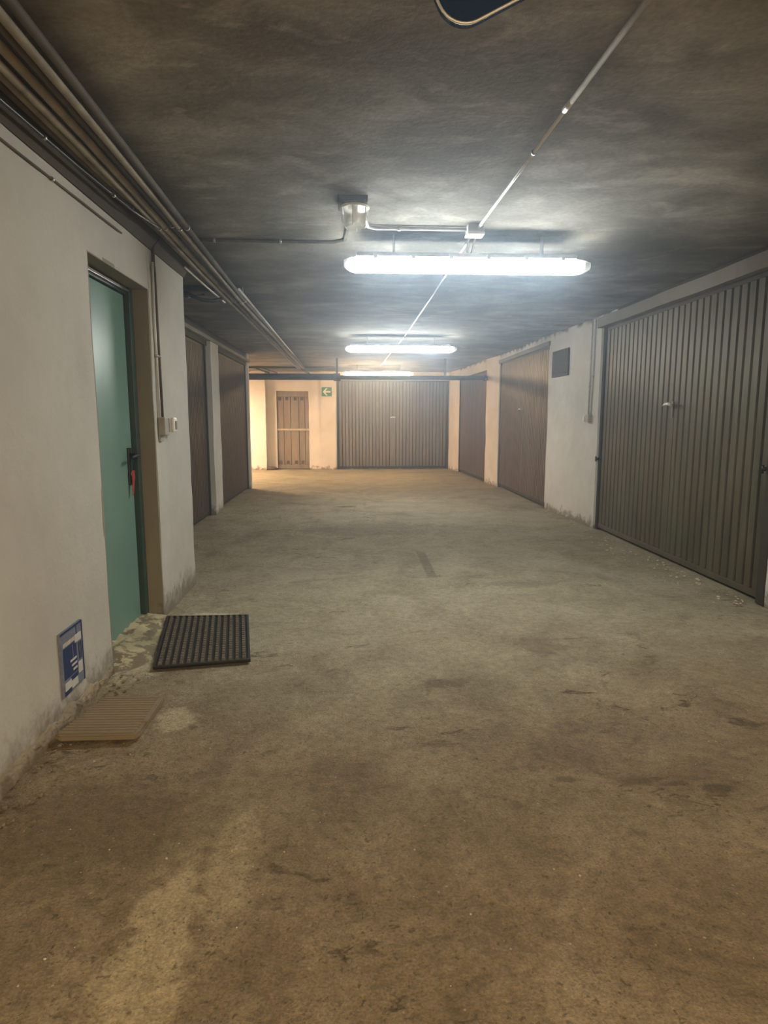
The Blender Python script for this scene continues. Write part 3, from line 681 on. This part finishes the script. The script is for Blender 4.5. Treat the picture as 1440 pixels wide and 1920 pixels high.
conduit('thin dark pipe at the far left ceiling, nearer the aisle', [(-2.15, 14.9, 2.43), (-2.0, 16.55, 2.42)], 0.018, M['dark_pipe'], name='pipe', cat='pipe')
conduit('thin dark pipe at the far left ceiling, nearer the plank door', [(-1.98, 14.9, 2.43), (-1.80, 16.55, 2.42)], 0.014, M['dark_pipe'], name='pipe', cat='pipe')
conduit('dark pipe carrying the left bundle on to the back wall', [(-1.08, 14.85, 2.42), (-1.0, 16.55, 2.40)], 0.030, M['dark_pipe'], name='pipe', cat='pipe')

# ------------------------------------------------------------------ right wall fittings
rz, _ = frame_of((2.83, 9.15), (2.885, 7.40))
vt = empty('wall_vent', (2.842, 8.68, 2.03), rz, label='dark square ventilation grille high on the white right wall', cat='vent')
MB().box(-0.30, 0.30, -0.008, 0.0, -0.175, 0.175, 0.003).build('plate', M['vent'], vt)
for a in ((-0.30, 0.30, -0.175, -0.155), (-0.30, 0.30, 0.155, 0.175), (-0.30, -0.28, -0.155, 0.155), (0.28, 0.30, -0.155, 0.155)):
    MB().box(a[0], a[1], -0.016, -0.006, a[2], a[3], 0.002).build('frame', M['vent'], vt)
s0 = MB().box(-0.28, 0.28, -0.014, -0.007, -0.005, 0.004, 0.001).build('slat', M['vent'], vt); s0.location = (0, 0, -0.135)
for k in range(1, 13): share(s0, 'slat', (0, 0, -0.135 + k * 0.0225), vt)
conduit('left of two slim conduits down the white right wall', [(2.873, 7.66, 2.43), (2.866, 7.66, 1.9), (2.866, 7.66, 1.34)], 0.008, M['housing'], [(1, 0.4)])
conduit('right of two slim conduits down the white right wall', [(2.876, 7.57, 2.43), (2.870, 7.57, 1.9), (2.870, 7.59, 1.34)], 0.010, M['housing'], [(1, 0.2)])
rs = empty('wall_socket', (2.873, 7.62, 1.30), R(-88.2), label='grey switch box at the foot of the slim conduits, white right wall', cat='switch')
MB().box(-0.05, 0.055, -0.045, 0.008, -0.045, 0.045, 0.006).build('box', M['box_grey'], rs)
MB().box(-0.085, -0.045, -0.055, -0.01, -0.040, 0.022, 0.006).build('cover', M['box_white'], rs)

# ------------------------------------------------------------------ poster on the left wall
po = empty('poster', (-1.219, 2.765, 0.26), label='blue and white printed notice stuck low on the left wall', cat='poster')
MB().box(-0.012, 0.0, -0.11, 0.11, -0.140, 0.140).build('sheet', M['blue_mid'], po)
def pr(name, mat, y0, y1, z0, z1, t=0.0012): return MB().box(0, t, y0, y1, z0, z1).build(name, mat, po)
pr('blue_panel', M['blue'], -0.092, 0.040, -0.070, 0.068)
pr('border', M['blue'], -0.11, 0.11, 0.130, 0.140); pr('border', M['blue'], 0.100, 0.11, -0.14, 0.13)
pr('border', M['blue'], 0.045, 0.052, 0.075, 0.128)
pr('white_block', M['poster_white'], 0.025, 0.092, 0.058, 0.092, 0.002)
pr('white_block', M['poster_white'], -0.092, -0.030, -0.118, -0.084, 0.002)
pr('white_block', M['poster_white'], -0.028, 0.034, -0.128, -0.096, 0.002)
pr('white_block', M['poster_white'], 0.050, 0.090, -0.090, -0.040, 0.002)
pr('blue_panel', M['blue'], -0.100, -0.032, -0.138, -0.119); pr('blue_panel', M['blue'], -0.03, 0.04, -0.094, -0.075)
for k in range(3): pr('print_line', M['poster_white'], -0.030 + 0.012 * k, 0.034, -0.012 - 0.022 * k, -0.002 - 0.022 * k, 0.002)
for k in range(9): pr('print_mark', M['poster_white'], -0.088 + 0.0125 * k, -0.081 + 0.0125 * k, 0.073, 0.090, 0.0016)
for k in range(3): pr('print_line', M['blue'], 0.060 + 0.013 * k, 0.064 + 0.013 * k, -0.030, 0.050, 0.0016)
pr('print_line', M['blue_mid'], -0.002, 0.003, 0.0, 0.060, 0.0018)
po.rotation_euler = (0, 0, 0)

# ------------------------------------------------------------------ rubber mat
A, B, C_, D = Vector((-1.200, 4.125)), Vector((-0.673, 4.126)), Vector((-0.539, 3.326)), Vector((-1.030, 3.243))
def mp(u, v): return (D * (1 - u) + C_ * u) * (1 - v) + (A * (1 - u) + B * u) * v
mt = empty('rubber_mat', (-0.86, 3.7, 0.0), label='black ribbed rubber doormat on the floor before the green door', cat='doormat')
off = Vector((0.86, -3.7))
def mquad(mb, u0, u1, v0, v1, z0, z1, inset=0.0):
    c = [mp(u0, v0), mp(u1, v0), mp(u1, v1), mp(u0, v1)]; cc = sum(c, Vector((0, 0))) / 4
    lo = [mb.bm.verts.new((*(p + off), z0)) for p in c]; hi = [mb.bm.verts.new((*((p + (cc - p) * inset) + off), z1)) for p in c]
    mb.bm.faces.new(hi); mb.bm.faces.new(lo[::-1])
    for i in range(4): mb.bm.faces.new((lo[i], lo[(i + 1) % 4], hi[(i + 1) % 4], hi[i]))
mb = MB(); mquad(mb, 0, 1, 0, 1, 0.006, 0.014); mb.build('base', M['rubber'], mt)
for q in ((0, 1, 0, 0.018), (0, 1, 0.982, 1), (0, 0.025, 0.018, 0.982), (0.975, 1, 0.018, 0.982)):
    mb = MB(); mquad(mb, *q, 0.006, 0.022); mb.build('border', M['rubber'], mt)
NR = 13
for k in range(NR):
    u = 0.03 + 0.94 * (k + 0.18) / NR; u1 = 0.03 + 0.94 * (k + 0.74) / NR
    mb = MB(); n = 21
    for j in range(n):
        v = 0.02 + 0.96 * (j + 0.15) / n; mquad(mb, u, u1, v, v + 0.96 * 0.58 / n, 0.015, 0.031, 0.35)
    tag(mb.build('rib', M['rubber_top'], mt), kind='stuff')

# ------------------------------------------------------------------ grooved slab lying by the left wall
sl = empty('slab', (-1.02, 2.67, 0.0), label='tan grooved slab with a chipped corner lying against the left wall', cat='slab')
pts = [(-0.178, -0.170), (-0.150, -0.188), (0.145, -0.182), (0.158, -0.150), (0.150, -0.085), (0.158, 0.03), (0.165, 0.17), (-0.11, 0.178)]
mb = MB(); mb.prism(pts, 0.012, 0.034)
bmesh.ops.bevel(mb.bm, geom=[e for e in mb.bm.edges], offset=0.004, segments=2, affect='EDGES')
mb.build('body', M['slab'], sl)
for k in range(15):
    y = -0.168 + k * 0.0235; f = (y + 0.18) / 0.36
    x0 = -0.168 + 0.062 * f; x1 = 0.138 + 0.008 * f
    bb = MB(); bb.box(x0, x1, y, y + 0.0165, 0.030, 0.0405, 0.003); bb.jitter(0.0015, 20, k); bb.build('rib', M['slab'], sl)
bb = MB(); bb.box(0.139, 0.160, -0.07, 0.165, 0.030, 0.040, 0.003).build('side_rib', M['slab'], sl)
sl.rotation_euler = (R(-0.6), R(0.8), 0)

# ------------------------------------------------------------------ hanging blue sign at the top edge of the view
bs = empty('hanging_sign', (0.33, 1.6, 2.46), label='glossy navy blue rounded sign hanging at the top edge, bright rim', cat='sign')
def rr(scale):
    # tilted rounded panel outline (x, z) relative to its lowest corner
    out = []; w_, h_ = 0.36, 0.24; rad = 0.065; a = R(27)
    for cx, cz, s0 in ((w_ - rad, rad, -90), (w_ - rad, h_ - rad, 0), (rad, h_ - rad, 90), (rad, rad, 180)):
        for i in range(9):
            t_ = R(s0 + 90 * i / 8); x = cx + rad * scale * math.cos(t_) + (scale - 1) * 0; z = cz + rad * scale * math.sin(t_)
            out.append((x * math.cos(a) - z * math.sin(a), x * math.sin(a) + z * math.cos(a)))
    return out
pl = MB().prism(rr(1.0), -0.012, 0.012, 'y').build('panel', M['blue_sign'], bs); pl.location = (-0.090, 0, -0.296)
o_ = rr(1.0); rim = MB().tube([(x, -0.010, z) for x, z in o_ + o_[:1]], 0.0035, 8, cap=False).build('rim', M['sign_rim'], pl)
for x in (0.0, 0.14): MB().tube([(x, 0, -0.10), (x, 0, 0.01)], 0.004, 8).build('hanger', M['metal'], bs)

# ------------------------------------------------------------------ grit and crumbs
def grit(name, label, spots, mat, lo, hi):
    mb = MB()
    for (x, y) in spots:
        r = random.uniform(lo, hi); vs = []
        m = bmesh.ops.create_icosphere(mb.bm, subdivisions=1, radius=r)
        for v in m['verts']:
            v.co.z *= 0.6; v.co += noise.noise_vector(v.co * 80 + Vector((x, y, 0)) * 9) * r * 0.4; v.co += Vector((x, y, r * 0.3 + 0.0))
    tag(mb.build(name, mat), label, 'debris', kind='stuff')
sp = [(random.uniform(-1.0, 2.6), random.triangular(0.9, 6, 1.5)) for _ in range(150)]
grit('floor_grit', 'pale grit and tiny stones scattered over the dusty floor', sp + [(0.65, 1.64), (-0.3, 1.5)], M['crumbs'], 0.0015, 0.0042)
sp = [(2.85 - random.random() ** 2 * 0.32 - 0.02, random.uniform(4.25, 6.9)) for _ in range(130)] + [(2.84 - random.random() * 0.1, random.uniform(7.2, 9)) for _ in range(30)]
grit('plaster_crumbs', 'pale plaster crumbs along the foot of the nearest right garage door', sp, M['crumbs'], 0.003, 0.012)
sp = [(-1.17 + random.random() ** 2 * 0.16, random.uniform(1.2, 3.2)) for _ in range(110)]
grit('wall_crumbs', 'plaster crumbs and grit along the foot of the near left wall', sp, M['rubble'], 0.003, 0.011)
